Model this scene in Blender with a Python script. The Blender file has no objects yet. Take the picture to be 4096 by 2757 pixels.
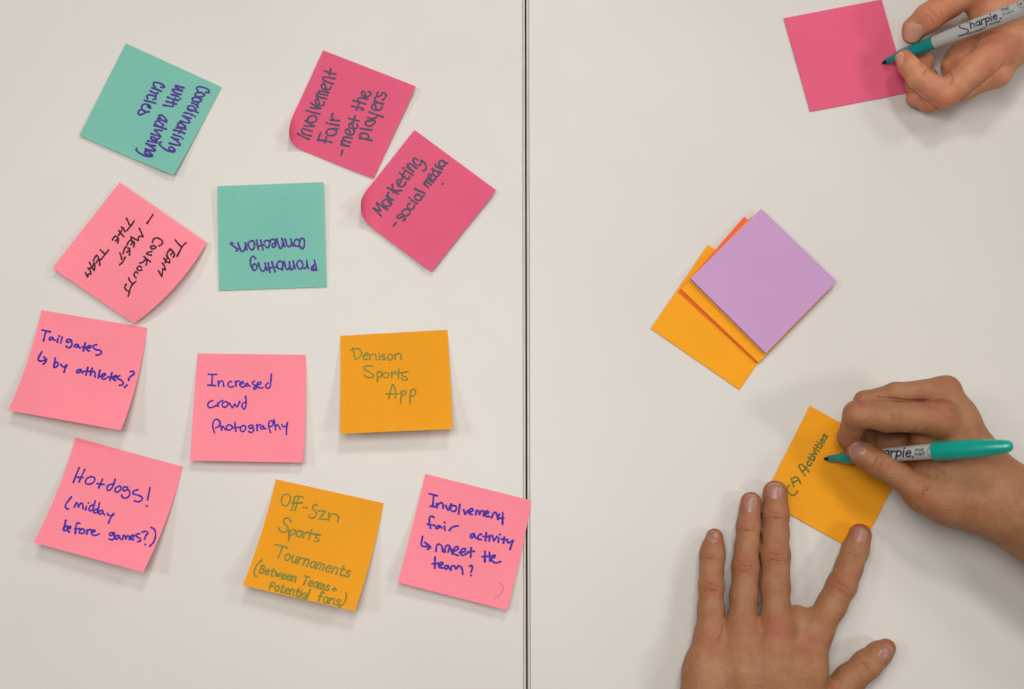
import bpy, math, random
import numpy as np
random.seed(7)
rng = np.random.default_rng(7)
scene = bpy.context.scene
COL = scene.collection

# ------------------------------------------------------------------ camera
H, PITCH, YAW, LENS, IW, IH = 0.79783, 0.160248, -0.042030, 40.0, 4096.0, 2757.0
FPX = IW * LENS / 36.0
_rx = np.array([[1, 0, 0], [0, math.cos(PITCH), -math.sin(PITCH)], [0, math.sin(PITCH), math.cos(PITCH)]])
_ry = np.array([[math.cos(YAW), 0, math.sin(YAW)], [0, 1, 0], [-math.sin(YAW), 0, math.cos(YAW)]])
CM = _ry @ _rx
FWD = CM @ np.array([0, 0, -1.0])
CAM = -FWD * (H / -FWD[2])
cam_d = bpy.data.cameras.new('camera')
cam_d.lens = LENS
cam_d.sensor_width = 36.0
cam_d.sensor_fit = 'HORIZONTAL'
cam_d.clip_start = 0.01
cam_d.clip_end = 50.0
cam_d.dof.use_dof = True
cam_d.dof.focus_distance = 0.800
cam_d.dof.aperture_fstop = 4.5
cam = bpy.data.objects.new('camera', cam_d)
COL.objects.link(cam)
cam.rotation_mode = 'XYZ'
from mathutils import Matrix
_m = Matrix([list(CM[i]) + [CAM[i]] for i in range(3)] + [[0, 0, 0, 1]])
cam.matrix_world = _m
scene.camera = cam

# ------------------------------------------------------------------ world, lamps, exposure
world = bpy.data.worlds.new('World')
scene.world = world
world.use_nodes = True
bg = world.node_tree.nodes['Background']
bg.inputs[0].default_value = (1.0, 0.965, 0.92, 1)
bg.inputs[1].default_value = 0.15

def lamp(name, loc, target, size, power, color, sizey=None):
    d = bpy.data.lights.new(name, 'AREA')
    d.shape = 'RECTANGLE'
    d.size = size
    d.size_y = sizey or size
    d.energy = power
    d.color = color
    o = bpy.data.objects.new(name, d)
    COL.objects.link(o)
    o.location = loc
    from mathutils import Vector
    v = Vector(target) - Vector(loc)
    o.rotation_euler = v.to_track_quat('-Z', 'Y').to_euler()
    return o
LW = (1.0, 0.985, 0.955)
lamp('overhead_lamp', (0.35, 1.70, 2.40), (0.0, 0.0, 0), 0.40, 20.0, LW)
lamp('overhead_lamp', (2.40, 1.55, 2.40), (0.1, 0.0, 0), 0.54, 18.5, LW)
lamp('overhead_lamp', (2.45, -0.45, 2.40), (0.1, 0.0, 0), 0.54, 18.5, LW)
lamp('overhead_lamp', (-2.00, 0.25, 2.40), (0.0, 0.0, 0), 0.50, 14.0, LW)
lamp('overhead_lamp', (-0.12, 0.05, 0.98), (-0.12, 0.01, 0), 0.42, 5.5, LW)  # added low softbox for the table's sheen and falloff, no ceiling fixture

scene.view_settings.view_transform = 'Standard'
scene.view_settings.look = 'None'
scene.view_settings.exposure = 0.0
scene.view_settings.gamma = 1.0
scene.view_settings.use_curve_mapping = False
scene.cycles.max_bounces = 6

# ------------------------------------------------------------------ helpers
def ray(px):
    px = np.asarray(px, float)
    d = np.stack([(px[..., 0] - IW / 2) / FPX, -(px[..., 1] - IH / 2) / FPX, -np.ones(px.shape[:-1])], -1)
    d = d @ CM.T
    return d / np.linalg.norm(d, axis=-1, keepdims=True)

def up(px, z=0.0):
    """photo pixel -> the point of the real place at height z above the table"""
    d = ray(px)
    z = np.asarray(z, float)
    k = (z - CAM[2]) / d[..., 2]
    return CAM + d * k[..., None]

def project(P):
    q = (P - CAM) @ CM
    return np.stack([IW / 2 - FPX * q[..., 0] / q[..., 2], IH / 2 + FPX * q[..., 1] / q[..., 2]], -1)

def depth(P):
    return (P - CAM) @ FWD

class Zoom:
    def __init__(s, x, y, k):
        s.x, s.y, s.k = x, y, k
    def __call__(s, p):
        p = np.asarray(p, float)
        return np.stack([p[..., 0] / s.k + s.x, p[..., 1] / s.k + s.y], -1)

def mesh_obj(name, verts, faces, mat=None, parent=None, smooth=True):
    used = sorted({int(i) for f in faces for i in f})
    if len(used) < len(verts):
        ix = {v: k for k, v in enumerate(used)}
        verts = [verts[i] for i in used]
        faces = [[ix[int(i)] for i in f] for f in faces]
    me = bpy.data.meshes.new(name)
    me.from_pydata([tuple(map(float, v)) for v in verts], [], [tuple(map(int, f)) for f in faces])
    me.update()
    if smooth:
        me.polygons.foreach_set('use_smooth', [True] * len(me.polygons))
    o = bpy.data.objects.new(name, me)
    COL.objects.link(o)
    if mat:
        me.materials.append(mat)
    if parent:
        o.parent = parent
        o.matrix_parent_inverse = Matrix.Translation(parent.location).inverted()
    return o

def empty(name, loc):
    o = bpy.data.objects.new(name, None)
    o.empty_display_size = 0.02
    o.location = [float(c) for c in loc]
    COL.objects.link(o)
    return o

def tag(o, label=None, cat=None, group=None, kind=None):
    for k, v in (('label', label), ('category', cat), ('group', group), ('kind', kind)):
        if v:
            o[k] = v
    return o

def box_data(x0, x1, y0, y1, z0, z1):
    v = [(x, y, z) for z in (z0, z1) for x, y in ((x0, y0), (x1, y0), (x1, y1), (x0, y1))]
    f = [(0, 3, 2, 1), (4, 5, 6, 7), (0, 1, 5, 4), (1, 2, 6, 5), (2, 3, 7, 6), (3, 0, 4, 7)]
    return v, f

def bevel(o, w, seg=2):
    m = o.modifiers.new('bevel', 'BEVEL')
    m.width = w
    m.segments = seg
    m.limit_method = 'ANGLE'

# ------------------------------------------------------------------ materials
def new_mat(name):
    m = bpy.data.materials.new(name)
    m.use_nodes = True
    nt = m.node_tree
    return m, nt, nt.nodes['Principled BSDF']

def noise(nt, scale, detail=3, coord='Object', rough=0.5):
    tc = nt.nodes.new('ShaderNodeTexCoord')
    n = nt.nodes.new('ShaderNodeTexNoise')
    n.inputs['Scale'].default_value = scale
    n.inputs['Detail'].default_value = detail
    n.inputs['Roughness'].default_value = rough
    nt.links.new(tc.outputs[coord], n.inputs['Vector'])
    return n

def ramp(nt, src, c0, c1, p0=0.3, p1=0.7):
    r = nt.nodes.new('ShaderNodeValToRGB')
    r.color_ramp.elements[0].position = p0
    r.color_ramp.elements[1].position = p1
    r.color_ramp.elements[0].color = (*c0, 1)
    r.color_ramp.elements[1].color = (*c1, 1)
    nt.links.new(src, r.inputs[0])
    return r

def bump(nt, bs, src, strength, dist):
    b = nt.nodes.new('ShaderNodeBump')
    b.inputs['Strength'].default_value = strength
    b.inputs['Distance'].default_value = dist
    nt.links.new(src, b.inputs['Height'])
    nt.links.new(b.outputs[0], bs.inputs['Normal'])
    return b

def mul(c, k):
    return tuple(min(0.97, x * k) for x in c)

def paper_mat(name, c, trans=0.12):
    m, nt, bs = new_mat(name)
    n = noise(nt, 900, 4)
    n2 = noise(nt, 22, 2)
    r = ramp(nt, n.outputs[0], mul(c, 0.94), mul(c, 1.04), 0.3, 0.7)
    r2 = ramp(nt, n2.outputs[0], (0.965, 0.965, 0.975), (1, 1, 1), 0.35, 0.65)
    mx = nt.nodes.new('ShaderNodeMix')
    mx.data_type = 'RGBA'
    mx.blend_type = 'MULTIPLY'
    mx.inputs[0].default_value = 1
    nt.links.new(r.outputs[0], mx.inputs[6])
    nt.links.new(r2.outputs[0], mx.inputs[7])
    nt.links.new(mx.outputs[2], bs.inputs['Base Color'])
    bs.inputs['Roughness'].default_value = 0.75
    bs.inputs['Specular IOR Level'].default_value = 0.2
    bump(nt, bs, n.outputs[0], 0.25, 0.0002)
    if trans:
        tr = nt.nodes.new('ShaderNodeBsdfTranslucent')
        nt.links.new(mx.outputs[2], tr.inputs[0])
        ms = nt.nodes.new('ShaderNodeMixShader')
        ms.inputs[0].default_value = trans
        nt.links.new(bs.outputs[0], ms.inputs[1])
        nt.links.new(tr.outputs[0], ms.inputs[2])
        nt.links.new(ms.outputs[0], nt.nodes['Material Output'].inputs[0])
    return m

PINK = paper_mat('light_pink_paper', (0.95, 0.25, 0.315))
HOT = paper_mat('hot_pink_paper', (0.715, 0.103, 0.195))
TEAL = paper_mat('teal_paper', (0.19, 0.49, 0.40))
ORANGE = paper_mat('orange_paper', (0.80, 0.322, 0.010))
HOT_PAD = paper_mat('hot_pink_pad_paper', (0.69, 0.103, 0.190), 0)
ORANGE_PAD = paper_mat('orange_pad_paper', (0.81, 0.322, 0.009), 0)
CORAL_PAD = paper_mat('coral_pad_paper', (0.84, 0.13, 0.045), 0)
PURPLE_PAD = paper_mat('purple_pad_paper', (0.51, 0.285, 0.50), 0)

def ink_mat(name, c, c2, scale=300, rough=0.6):
    m, nt, bs = new_mat(name)
    n = noise(nt, scale, 3)
    r = ramp(nt, n.outputs[0], c, c2, 0.35, 0.7)
    nt.links.new(r.outputs[0], bs.inputs['Base Color'])
    bs.inputs['Roughness'].default_value = rough
    bs.inputs['Specular IOR Level'].default_value = 0.25
    return m
INK_PURPLE = ink_mat('purple_ink', (0.055, 0.022, 0.20), (0.085, 0.035, 0.25))
INK_SLATE = ink_mat('slate_ink', (0.058, 0.052, 0.085), (0.080, 0.062, 0.105))
INK_BLACK = ink_mat('black_ink', (0.022, 0.006, 0.016), (0.045, 0.010, 0.03))
INK_BLUE = ink_mat('blue_ink', (0.028, 0.010, 0.26), (0.05, 0.018, 0.33))
INK_GREEN = ink_mat('green_ink', (0.16, 0.165, 0.022), (0.24, 0.20, 0.024), 250)
INK_DKGREEN = ink_mat('dark_green_ink', (0.10, 0.13, 0.025), (0.17, 0.16, 0.028), 250)
INK_FAINT = ink_mat('faint_purple_ink', (0.36, 0.11, 0.36), (0.55, 0.15, 0.36), 500)

def table_mat():
    m, nt, bs = new_mat('white_laminate')
    n = noise(nt, 1300, 3)
    n2 = noise(nt, 5, 3)
    r = ramp(nt, n2.outputs[0], (0.578, 0.543, 0.503), (0.622, 0.583, 0.540), 0.3, 0.7)
    # sparse pen specks and grime of the real tabletop
    tc = nt.nodes.new('ShaderNodeTexCoord')
    vo = nt.nodes.new('ShaderNodeTexVoronoi')
    vo.inputs['Scale'].default_value = 14
    nt.links.new(tc.outputs['Object'], vo.inputs['Vector'])
    cm = nt.nodes.new('ShaderNodeMath')
    cm.operation = 'LESS_THAN'
    cm.inputs[1].default_value = 0.009
    nt.links.new(vo.outputs['Distance'], cm.inputs[0])
    sx = nt.nodes.new('ShaderNodeSeparateColor')
    nt.links.new(vo.outputs['Color'], sx.inputs[0])
    gm = nt.nodes.new('ShaderNodeMath')
    gm.operation = 'GREATER_THAN'
    gm.inputs[1].default_value = 0.72
    nt.links.new(sx.outputs[0], gm.inputs[0])
    mm = nt.nodes.new('ShaderNodeMath')
    mm.operation = 'MULTIPLY'
    nt.links.new(cm.outputs[0], mm.inputs[0])
    nt.links.new(gm.outputs[0], mm.inputs[1])
    m2 = nt.nodes.new('ShaderNodeMath')
    m2.operation = 'MULTIPLY'
    m2.inputs[1].default_value = 0.6
    nt.links.new(mm.outputs[0], m2.inputs[0])
    mx = nt.nodes.new('ShaderNodeMix')
    mx.data_type = 'RGBA'
    nt.links.new(m2.outputs[0], mx.inputs[0])
    nt.links.new(r.outputs[0], mx.inputs[6])
    mx.inputs[7].default_value = (0.12, 0.10, 0.12, 1)
    nt.links.new(mx.outputs[2], bs.inputs['Base Color'])
    sm = noise(nt, 9, 5, rough=0.65)
    rs = ramp(nt, sm.outputs[0], (0.40,) * 3, (0.56,) * 3, 0.35, 0.65)
    nt.links.new(rs.outputs[0], bs.inputs['Roughness'])
    bs.inputs['Specular IOR Level'].default_value = 0.4
    bump(nt, bs, n.outputs[0], 0.22, 0.0004)
    return m
LAMINATE = table_mat()

def plain(name, c, rough=0.5, spec=0.5, nscale=60, var=0.06):
    m, nt, bs = new_mat(name)
    n = noise(nt, nscale, 3)
    r = ramp(nt, n.outputs[0], mul(c, 1 - var), mul(c, 1 + var))
    nt.links.new(r.outputs[0], bs.inputs['Base Color'])
    bs.inputs['Roughness'].default_value = rough
    bs.inputs['Specular IOR Level'].default_value = spec
    return m
BAND = plain('edge_band_plastic', (0.49, 0.445, 0.395), 0.4)
CARPET = plain('dark_carpet', (0.02, 0.02, 0.022), 0.95, 0.1)
PEN_TEAL = plain('teal_plastic', (0.0, 0.21, 0.20), 0.22, 0.5)
CAP_TEAL = plain('teal_cap_plastic', (0.0, 0.30, 0.23), 0.24, 0.5)
PEN_GREY = plain('light_grey_plastic', (0.40, 0.39, 0.375), 0.18, 0.6)
NIB = plain('ink_soaked_felt', (0.008, 0.010, 0.018), 0.8, 0.2)
PRINT = plain('navy_print', (0.02, 0.02, 0.05), 0.4)
PRINT_LIGHT = plain('grey_print', (0.10, 0.10, 0.13), 0.4)

def skin_mat(name, base, red, k_sss=0.18):
    m, nt, bs = new_mat(name)
    n = noise(nt, 75, 5, rough=0.6)
    r = ramp(nt, n.outputs[0], (base[0] * .92, base[1] * .77, base[2] * .76), (base[0] * 1.10, base[1] * 1.14, base[2] * 1.12), 0.32, 0.68)
    a = nt.nodes.new('ShaderNodeAttribute')
    a.attribute_name = 'red'
    mx = nt.nodes.new('ShaderNodeMix')
    mx.data_type = 'RGBA'
    nt.links.new(a.outputs['Fac'], mx.inputs[0])
    nt.links.new(r.outputs[0], mx.inputs[6])
    mx.inputs[7].default_value = (*red, 1)
    c = nt.nodes.new('ShaderNodeAttribute')
    c.attribute_name = 'crease_shade'
    mk = nt.nodes.new('ShaderNodeMath')
    mk.operation = 'MULTIPLY'
    mk.inputs[1].default_value = 0.62
    nt.links.new(c.outputs['Fac'], mk.inputs[0])
    mc = nt.nodes.new('ShaderNodeMix')
    mc.data_type = 'RGBA'
    nt.links.new(mk.outputs[0], mc.inputs[0])
    nt.links.new(mx.outputs[2], mc.inputs[6])
    mc.inputs[7].default_value = (*mul(red, 0.62), 1)  # redder skin in creases, plus shade painted along tendons and folds
    nt.links.new(mc.outputs[2], bs.inputs['Base Color'])
    pores = noise(nt, 420, 4)
    rr = ramp(nt, pores.outputs[0], (0.40,) * 3, (0.60,) * 3)
    nt.links.new(rr.outputs[0], bs.inputs['Roughness'])
    bs.inputs['Specular IOR Level'].default_value = 0.35
    bs.inputs['Subsurface Weight'].default_value = k_sss
    bs.inputs['Subsurface Radius'].default_value = (1.0, 0.36, 0.2)
    bs.inputs['Subsurface Scale'].default_value = 0.003
    # fine skin texture + knuckle creases
    f = noise(nt, 700, 4, rough=0.6)
    f2 = noise(nt, 150, 4)
    ad = nt.nodes.new('ShaderNodeMath')
    ad.operation = 'ADD'
    nt.links.new(f.outputs[0], ad.inputs[0])
    nt.links.new(f2.outputs[0], ad.inputs[1])
    sb = nt.nodes.new('ShaderNodeMath')
    sb.operation = 'SUBTRACT'
    cm = nt.nodes.new('ShaderNodeMath')
    cm.operation = 'MULTIPLY'
    cm.inputs[1].default_value = 1.1
    nt.links.new(c.outputs['Fac'], cm.inputs[0])
    nt.links.new(ad.outputs[0], sb.inputs[0])
    nt.links.new(cm.outputs[0], sb.inputs[1])
    bump(nt, bs, sb.outputs[0], 0.8, 0.0006)
    return m
SKIN_A = skin_mat('warm_skin', (0.51, 0.222, 0.115), (0.52, 0.140, 0.080))
SKIN_B = skin_mat('tan_skin', (0.318, 0.144, 0.064), (0.33, 0.084, 0.047))

def nail_mat(name, c, tipc):
    m, nt, bs = new_mat(name)
    a = nt.nodes.new('ShaderNodeAttribute')
    a.attribute_name = 'tip'
    mx = nt.nodes.new('ShaderNodeMix')
    mx.data_type = 'RGBA'
    nt.links.new(a.outputs['Fac'], mx.inputs[0])
    n = noise(nt, 160, 3)
    r = ramp(nt, n.outputs[0], mul(c, 0.92), mul(c, 1.06))
    nt.links.new(r.outputs[0], mx.inputs[6])
    mx.inputs[7].default_value = (*tipc, 1)
    nt.links.new(mx.outputs[2], bs.inputs['Base Color'])
    bs.inputs['Roughness'].default_value = 0.33
    bs.inputs['Subsurface Weight'].default_value = 0.1
    bs.inputs['Subsurface Radius'].default_value = (1.0, 0.4, 0.3)
    bs.inputs['Subsurface Scale'].default_value = 0.002
    return m
NAIL_A = nail_mat('warm_nail', (0.55, 0.27, 0.185), (0.64, 0.42, 0.28))
NAIL_B = nail_mat('tan_nail', (0.325, 0.150, 0.105), (0.37, 0.20, 0.14))

# ------------------------------------------------------------------ setting: floor, two tables
v, f = box_data(-4, 4, -4, 4, -0.76, -0.74)
tag(mesh_obj('floor', v, f, CARPET, smooth=False), kind='structure')
SX = 0.01016
GAP, BW, GR = 0.00054, 0.0018, 0.00013
def table(side, label):
    x_in = SX + side * GAP
    x_b = x_in + side * BW
    x_t = x_b + side * GR
    x_out = SX + side * 0.80
    t = empty('table', ((x_t + x_out) / 2, 0, -0.028))
    tag(t, label, 'table', 'white tables pushed together')
    v, f = box_data(min(x_t, x_out), max(x_t, x_out), -0.62, 0.62, -0.028, 0)
    o = mesh_obj('tabletop', v, f, LAMINATE, t, False)
    bevel(o, 0.0002, 1)
    v, f = box_data(min(x_in, x_b), max(x_in, x_b), -0.62, 0.62, -0.028, -0.0001)
    o = mesh_obj('edge_band', v, f, BAND, t, False)
    bevel(o, 0.0006, 3)
    return t
table(-1, 'white laminate table under the eleven scattered written notes, left of the dark seam')
table(1, 'white laminate table under the hands and the note pads, right of the dark seam')

# ------------------------------------------------------------------ handwriting strokes
GL = {
 'a': '.62,.85 .35,1 .08,.75 .05,.35 .25,.02 .5,.2 .62,.85 .62,.85 .66,.02',
 'b': '.05,1.75 .05,.05;.05,.6 .3,.95 .6,.75 .6,.3 .35,.02 .05,.15',
 'c': '.6,.8 .35,1 .08,.7 .08,.3 .3,.02 .62,.18',
 'd': '.6,.7 .35,.98 .08,.7 .08,.3 .3,.02 .58,.3;.62,1.75 .6,.02',
 'e': '.08,.55 .6,.62 .55,.9 .33,1 .08,.7 .1,.25 .35,.02 .62,.2',
 'f': '.6,1.55 .45,1.75 .25,1.5 .22,.0;.02,.9 .5,.95',
 'g': '.58,.8 .35,1 .08,.75 .08,.4 .3,.1 .55,.35 .6,.95 .6,.95 .58,-.4 .35,-.75 .05,-.55',
 'h': '.05,1.75 .05,0;.05,.6 .3,.98 .55,.8 .58,0',
 'i': '.05,1 .05,0;.05,1.4 .08,1.43',
 'j': '.2,1 .2,-.5 .0,-.7',
 'k': '.05,1.7 .05,0;.55,1 .08,.45;.2,.55 .58,0',
 'l': '.05,1.75 .05,0',
 'm': '.05,1 .05,0;.05,.6 .25,.98 .42,.8 .42,.05;.42,.6 .62,.98 .8,.8 .82,0',
 'n': '.05,1 .05,0;.05,.6 .3,.98 .55,.8 .58,0',
 'o': '.4,1 .1,.8 .05,.4 .3,.02 .6,.25 .62,.7 .4,1 .3,.98',
 'p': '.05,1 .03,-.75;.05,.7 .35,1 .62,.7 .5,.2 .05,.15',
 'r': '.05,1 .05,0;.05,.55 .25,.92 .5,.95',
 's': '.55,.85 .35,1 .1,.85 .15,.62 .45,.45 .55,.2 .35,.02 .03,.12',
 't': '.25,1.5 .25,.15 .4,.02 .55,.1;.0,1 .5,1.02',
 'u': '.05,1 .08,.25 .3,.02 .55,.3;.58,1 .6,0',
 'v': '.02,1 .28,.02 .28,.02 .55,1',
 'w': '.02,1 .2,.05 .2,.05 .4,.8 .4,.8 .6,.05 .6,.05 .8,1',
 'y': '.05,1 .3,.2;.6,1 .2,-.75',
 'z': '.05,1 .6,1 .6,1 .05,0 .05,0 .65,.02',
 'A': '.02,0 .4,1.55 .4,1.55 .75,0;.0,.5 .8,.55',
 'B': '.05,1.5 .05,0;.05,1.5 .5,1.4 .5,.9 .1,.8;.1,.8 .6,.7 .55,.1 .05,0',
 'C': '.62,1.2 .5,1.5 .2,1.4 .05,.9 .08,.3 .3,.02 .62,.15',
 'F': '.05,1.5 .08,0;.05,1.5 .75,1.55;.05,.85 .6,.88',
 'I': '.05,1.55 .05,0',
 'E': '.6,1.5 .05,1.5 .05,1.5 .05,0 .05,0 .62,0;.05,.8 .5,.8',
 'M': '.0,0 .12,1.4 .12,1.4 .45,.5 .45,.5 .78,1.4 .78,1.4 .92,0',
 'N': '.05,0 .05,1.5 .05,1.5 .65,0 .65,0 .65,1.5',
 'O': '.45,1.5 .1,1.2 .05,.4 .35,0 .75,.4 .75,1.1 .45,1.5 .35,1.45',
 'P': '.05,1.4 .05,0;.02,1.35 .45,1.4 .6,1.0 .35,.65 .08,.65',
 'S': '.75,1.3 .5,1.6 .15,1.4 .2,1.0 .6,.7 .75,.35 .45,0 .0,.2',
 'T': '.0,1.5 .85,1.5;.45,1.5 .4,0',
 '-': '.0,.5 .4,.52', '+': '.0,.5 .6,.52;.3,.85 .28,.15', '.': '.05,.02 .09,.03',
}
ADV = {'i': .32, 'l': .32, 'I': .36, 'm': 1.08, 'w': 1.02, 'M': 1.2, 't': .75, 'r': .68, 'f': .75, ' ': .5, 'O': 1.05, 'S': .98, 'T': 1.0, '.': .3, 'A': 1.0}

def parse(s):
    out = []
    for st in s.split(';'):
        st = st.strip()
        if st:
            out.append(np.array([[float(c) for c in p.split(',')] for p in st.split()]))
    return out

def word(txt, p0, p1, xh, jit=0.03, slant=0.0):
    """hand lettering along a baseline p0->p1 (zoom pixels)"""
    p0, p1 = np.array(p0, float), np.array(p1, float)
    L = np.linalg.norm(p1 - p0)
    r = (p1 - p0) / L
    u = np.array([r[1], -r[0]])
    tot = sum(ADV.get(c, .85) for c in txt) - .2
    sx = L / tot
    x = 0
    out = []
    for c in txt:
        if c in GL:
            dy = random.uniform(-jit, jit)
            k = 1 + random.uniform(-jit, jit) * 1.5
            for st in parse(GL[c]):
                q = st * [1, k] + [0, dy]
                out.append(p0 + np.outer(x + q[:, 0] + slant * q[:, 1] * xh / sx, r) * sx + np.outer(q[:, 1], u) * xh)
        x += ADV.get(c, .85)
    return out

def catmull(p, n=6):
    if len(p) < 3:
        if np.linalg.norm(p[-1] - p[0]) < 1e-6:
            return p
        t = np.linspace(0, 1, 7)[:, None]
        return p[0] * (1 - t) + p[-1] * t
    q = np.vstack([2 * p[0] - p[1], p, 2 * p[-1] - p[-2]])
    out = []
    for i in range(1, len(q) - 2):
        a, b, c, d = q[i - 1:i + 3]
        if np.allclose(b, c):
            continue
        if np.allclose(a, b):
            a = 2 * b - c
        if np.allclose(c, d):
            d = 2 * c - b
        for t in np.arange(n) / n:
            out.append(.5 * (2 * b + (c - a) * t + (2 * a - 5 * b + 4 * c - d) * t * t + (3 * b - a - 3 * c + d) * t ** 3))
    out.append(q[-2])
    return np.array(out)

def ribbons(strokes, w, tofn, lift=5e-5):
    """strokes in photo pixels -> flat ink ribbon laid on the surface that tofn describes"""
    V, F = [], []
    for k, s in enumerate(strokes):
        c = catmull(np.asarray(s, float))
        seg = np.linalg.norm(np.diff(c, axis=0), axis=1)
        keep = np.concatenate([[True], seg > 0.15])
        c = c[keep]
        if len(c) < 2:
            c = np.array([c[0] - [.5, .3], c[0] + [.5, .3]])
        t = np.gradient(c, axis=0)
        t /= np.linalg.norm(t, axis=1, keepdims=True) + 1e-9
        n = np.stack([-t[:, 1], t[:, 0]], 1)
        ph = random.uniform(0, 6)
        ee = np.arange(len(c))
        hw = w * .565 * (1 + .16 * np.exp(-((len(c) - 1 - ee) / 2.0) ** 2) + .10 * np.exp(-(ee / 2.0) ** 2) + .10 * np.sin(np.arange(len(c)) * .55 + ph) + .06 * rng.standard_normal(len(c)) * .6)
        # round caps
        L, R = [], []
        for a in (80, 45, 15):
            a = math.radians(a)
            L.append(c[0] - t[0] * hw[0] * math.sin(a) + n[0] * hw[0] * math.cos(a))
            R.append(c[0] - t[0] * hw[0] * math.sin(a) - n[0] * hw[0] * math.cos(a))
        for i in range(len(c)):
            L.append(c[i] + n[i] * hw[i])
            R.append(c[i] - n[i] * hw[i])
        for a in (15, 45, 80):
            a = math.radians(a)
            L.append(c[-1] + t[-1] * hw[-1] * math.sin(a) + n[-1] * hw[-1] * math.cos(a))
            R.append(c[-1] + t[-1] * hw[-1] * math.sin(a) - n[-1] * hw[-1] * math.cos(a))
        px = np.array(L + R)
        m = len(L)
        z = lift + (k % 14) * 1.1e-5 + np.tile(np.linspace(0, 8e-6, m), 2)
        P = tofn(px, z)
        b = len(V)
        V.extend(P)
        for i in range(m - 1):
            F.append((b + i, b + m + i, b + m + i + 1, b + i + 1))
    return np.array(V), F

# ------------------------------------------------------------------ sticky notes
class Sheet:
    """a paper square: where each (u,v) of the sheet lies in the place, with its lift and bends"""
    def __init__(s, zm, corners, lift=(0, 0, 0, 0), power=1.7, bows=None, base=0.0004, curl=None, mid=0.0, wob=0.7):
        s.c = zm(np.array(corners, float))
        s.lift = np.array(lift) * .001
        s.p = power
        s.b = {k: np.array(v) / zm.k for k, v in (bows or {}).items()}
        s.base, s.curl, s.mid, s.wob = base, curl, mid * .001, wob * .001
        s.ph = random.uniform(0, 6)
    def P(s, uv):
        u, v = uv[..., 0], uv[..., 1]
        c = s.c
        px = (c[0] * ((1 - u) * (1 - v))[..., None] + c[1] * (u * (1 - v))[..., None]
              + c[2] * (u * v)[..., None] + c[3] * ((1 - u) * v)[..., None])
        for k, w in (('L', (1 - u) * 4 * v * (1 - v)), ('R', u * 4 * v * (1 - v)), ('T', (1 - v) * 4 * u * (1 - u)), ('B', v * 4 * u * (1 - u))):
            if k in s.b:
                px = px + s.b[k] * w[..., None]
        uc, vc = np.clip(u, 0, 1), np.clip(v, 0, 1)
        z = (s.lift[0] * (1 - uc) + s.lift[1] * uc) * (1 - vc) ** s.p + (s.lift[3] * (1 - uc) + s.lift[2] * uc) * vc ** s.p
        z = z + s.mid * uc ** 2 * 4 * vc * (1 - vc)
        z = z + s.wob * (np.sin(5 * u + s.ph) * np.sin(4 * v + 2 * s.ph) + 1) * np.minimum(1, 6 * vc)
        P = up(px, z + s.base)
        if s.curl:
            ci, start, r, qd = s.curl
            D = up(s.c[ci], s.base)
            q = np.array([qd[0], -qd[1]])
            q = q / np.linalg.norm(q)
            d = (P[..., :2] - D[:2]) @ q + start
            th = np.clip(d, 0, None) / r
            dz = r * (1 - np.cos(th))
            dd = np.where(d > 0, r * np.sin(th) - d, 0)
            P = P.copy()
            P[..., 0] += q[0] * dd
            P[..., 1] += q[1] * dd
            P[..., 2] += dz
        return P
    def normal(s, uv):
        e = 1e-3
        du = s.P(uv + [e, 0]) - s.P(uv - [e, 0])
        dv = s.P(uv + [0, e]) - s.P(uv - [0, e])
        n = np.cross(dv, du)
        n /= np.linalg.norm(n, axis=-1, keepdims=True)
        return np.where(n[..., 2:3] < 0, -n, n) if not s.curl else n * np.sign(n[0, 2] if n.ndim > 1 else n[2])
    def on(s, px, off):
        c = s.c
        A = np.stack([c[1] - c[0], c[3] - c[0]], 1)
        uv = np.linalg.solve(A, (px - c[0]).T).T
        e = 1e-4
        for it in range(8):
            f = project(s.P(uv)) - px
            ju = (project(s.P(uv + [e, 0])) - px - f) / e
            jv = (project(s.P(uv + [0, e])) - px - f) / e
            det = ju[:, 0] * jv[:, 1] - ju[:, 1] * jv[:, 0]
            det = np.where(np.abs(det) < 1e3, 1e3 * np.sign(det + 1e-9), det)
            du = (f[:, 0] * jv[:, 1] - f[:, 1] * jv[:, 0]) / det
            dv = (ju[:, 0] * f[:, 1] - ju[:, 1] * f[:, 0]) / det
            uv = np.clip(uv - np.clip(np.stack([du, dv], 1), -.1, .1), 0.0, 1.0)
        return s.P(uv) + s.normal(uv) * np.asarray(off)[:, None]

def note(zm, corners, mat, label, strokes=None, ink=None, w=6, extra=None, group=None, **kw):
    s = Sheet(zm, corners, **kw)
    n = 44
    g = np.linspace(0, 1, n + 1)
    uv = np.stack(np.meshgrid(g, g, indexing='ij'), -1).reshape(-1, 2)
    P = s.P(uv)
    F = [(i * (n + 1) + j, i * (n + 1) + j + 1, (i + 1) * (n + 1) + j + 1, (i + 1) * (n + 1) + j) for i in range(n) for j in range(n)]
    c = s.P(np.array([[.5, .5]]))[0]
    root = empty('sticky_note', (c[0], c[1], 0))
    tag(root, label, 'sticky note', group)
    # make the sheet face upwards
    if np.cross(P[1] - P[0], P[n + 1] - P[0])[2] < 0:
        F = [q[::-1] for q in F]
    mesh_obj('paper_sheet', P, F, mat, root)
    if strokes:
        V, FF = ribbons([zm(q) for q in strokes], w, s.on)
        mesh_obj('handwriting', V, FF, ink, root, smooth=False)
    if extra:
        V, FF = ribbons([zm(q) for q in extra[0]], extra[2], s.on)
        mesh_obj('pen_mark', V, FF, extra[1], root, smooth=False)
    return root

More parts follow.
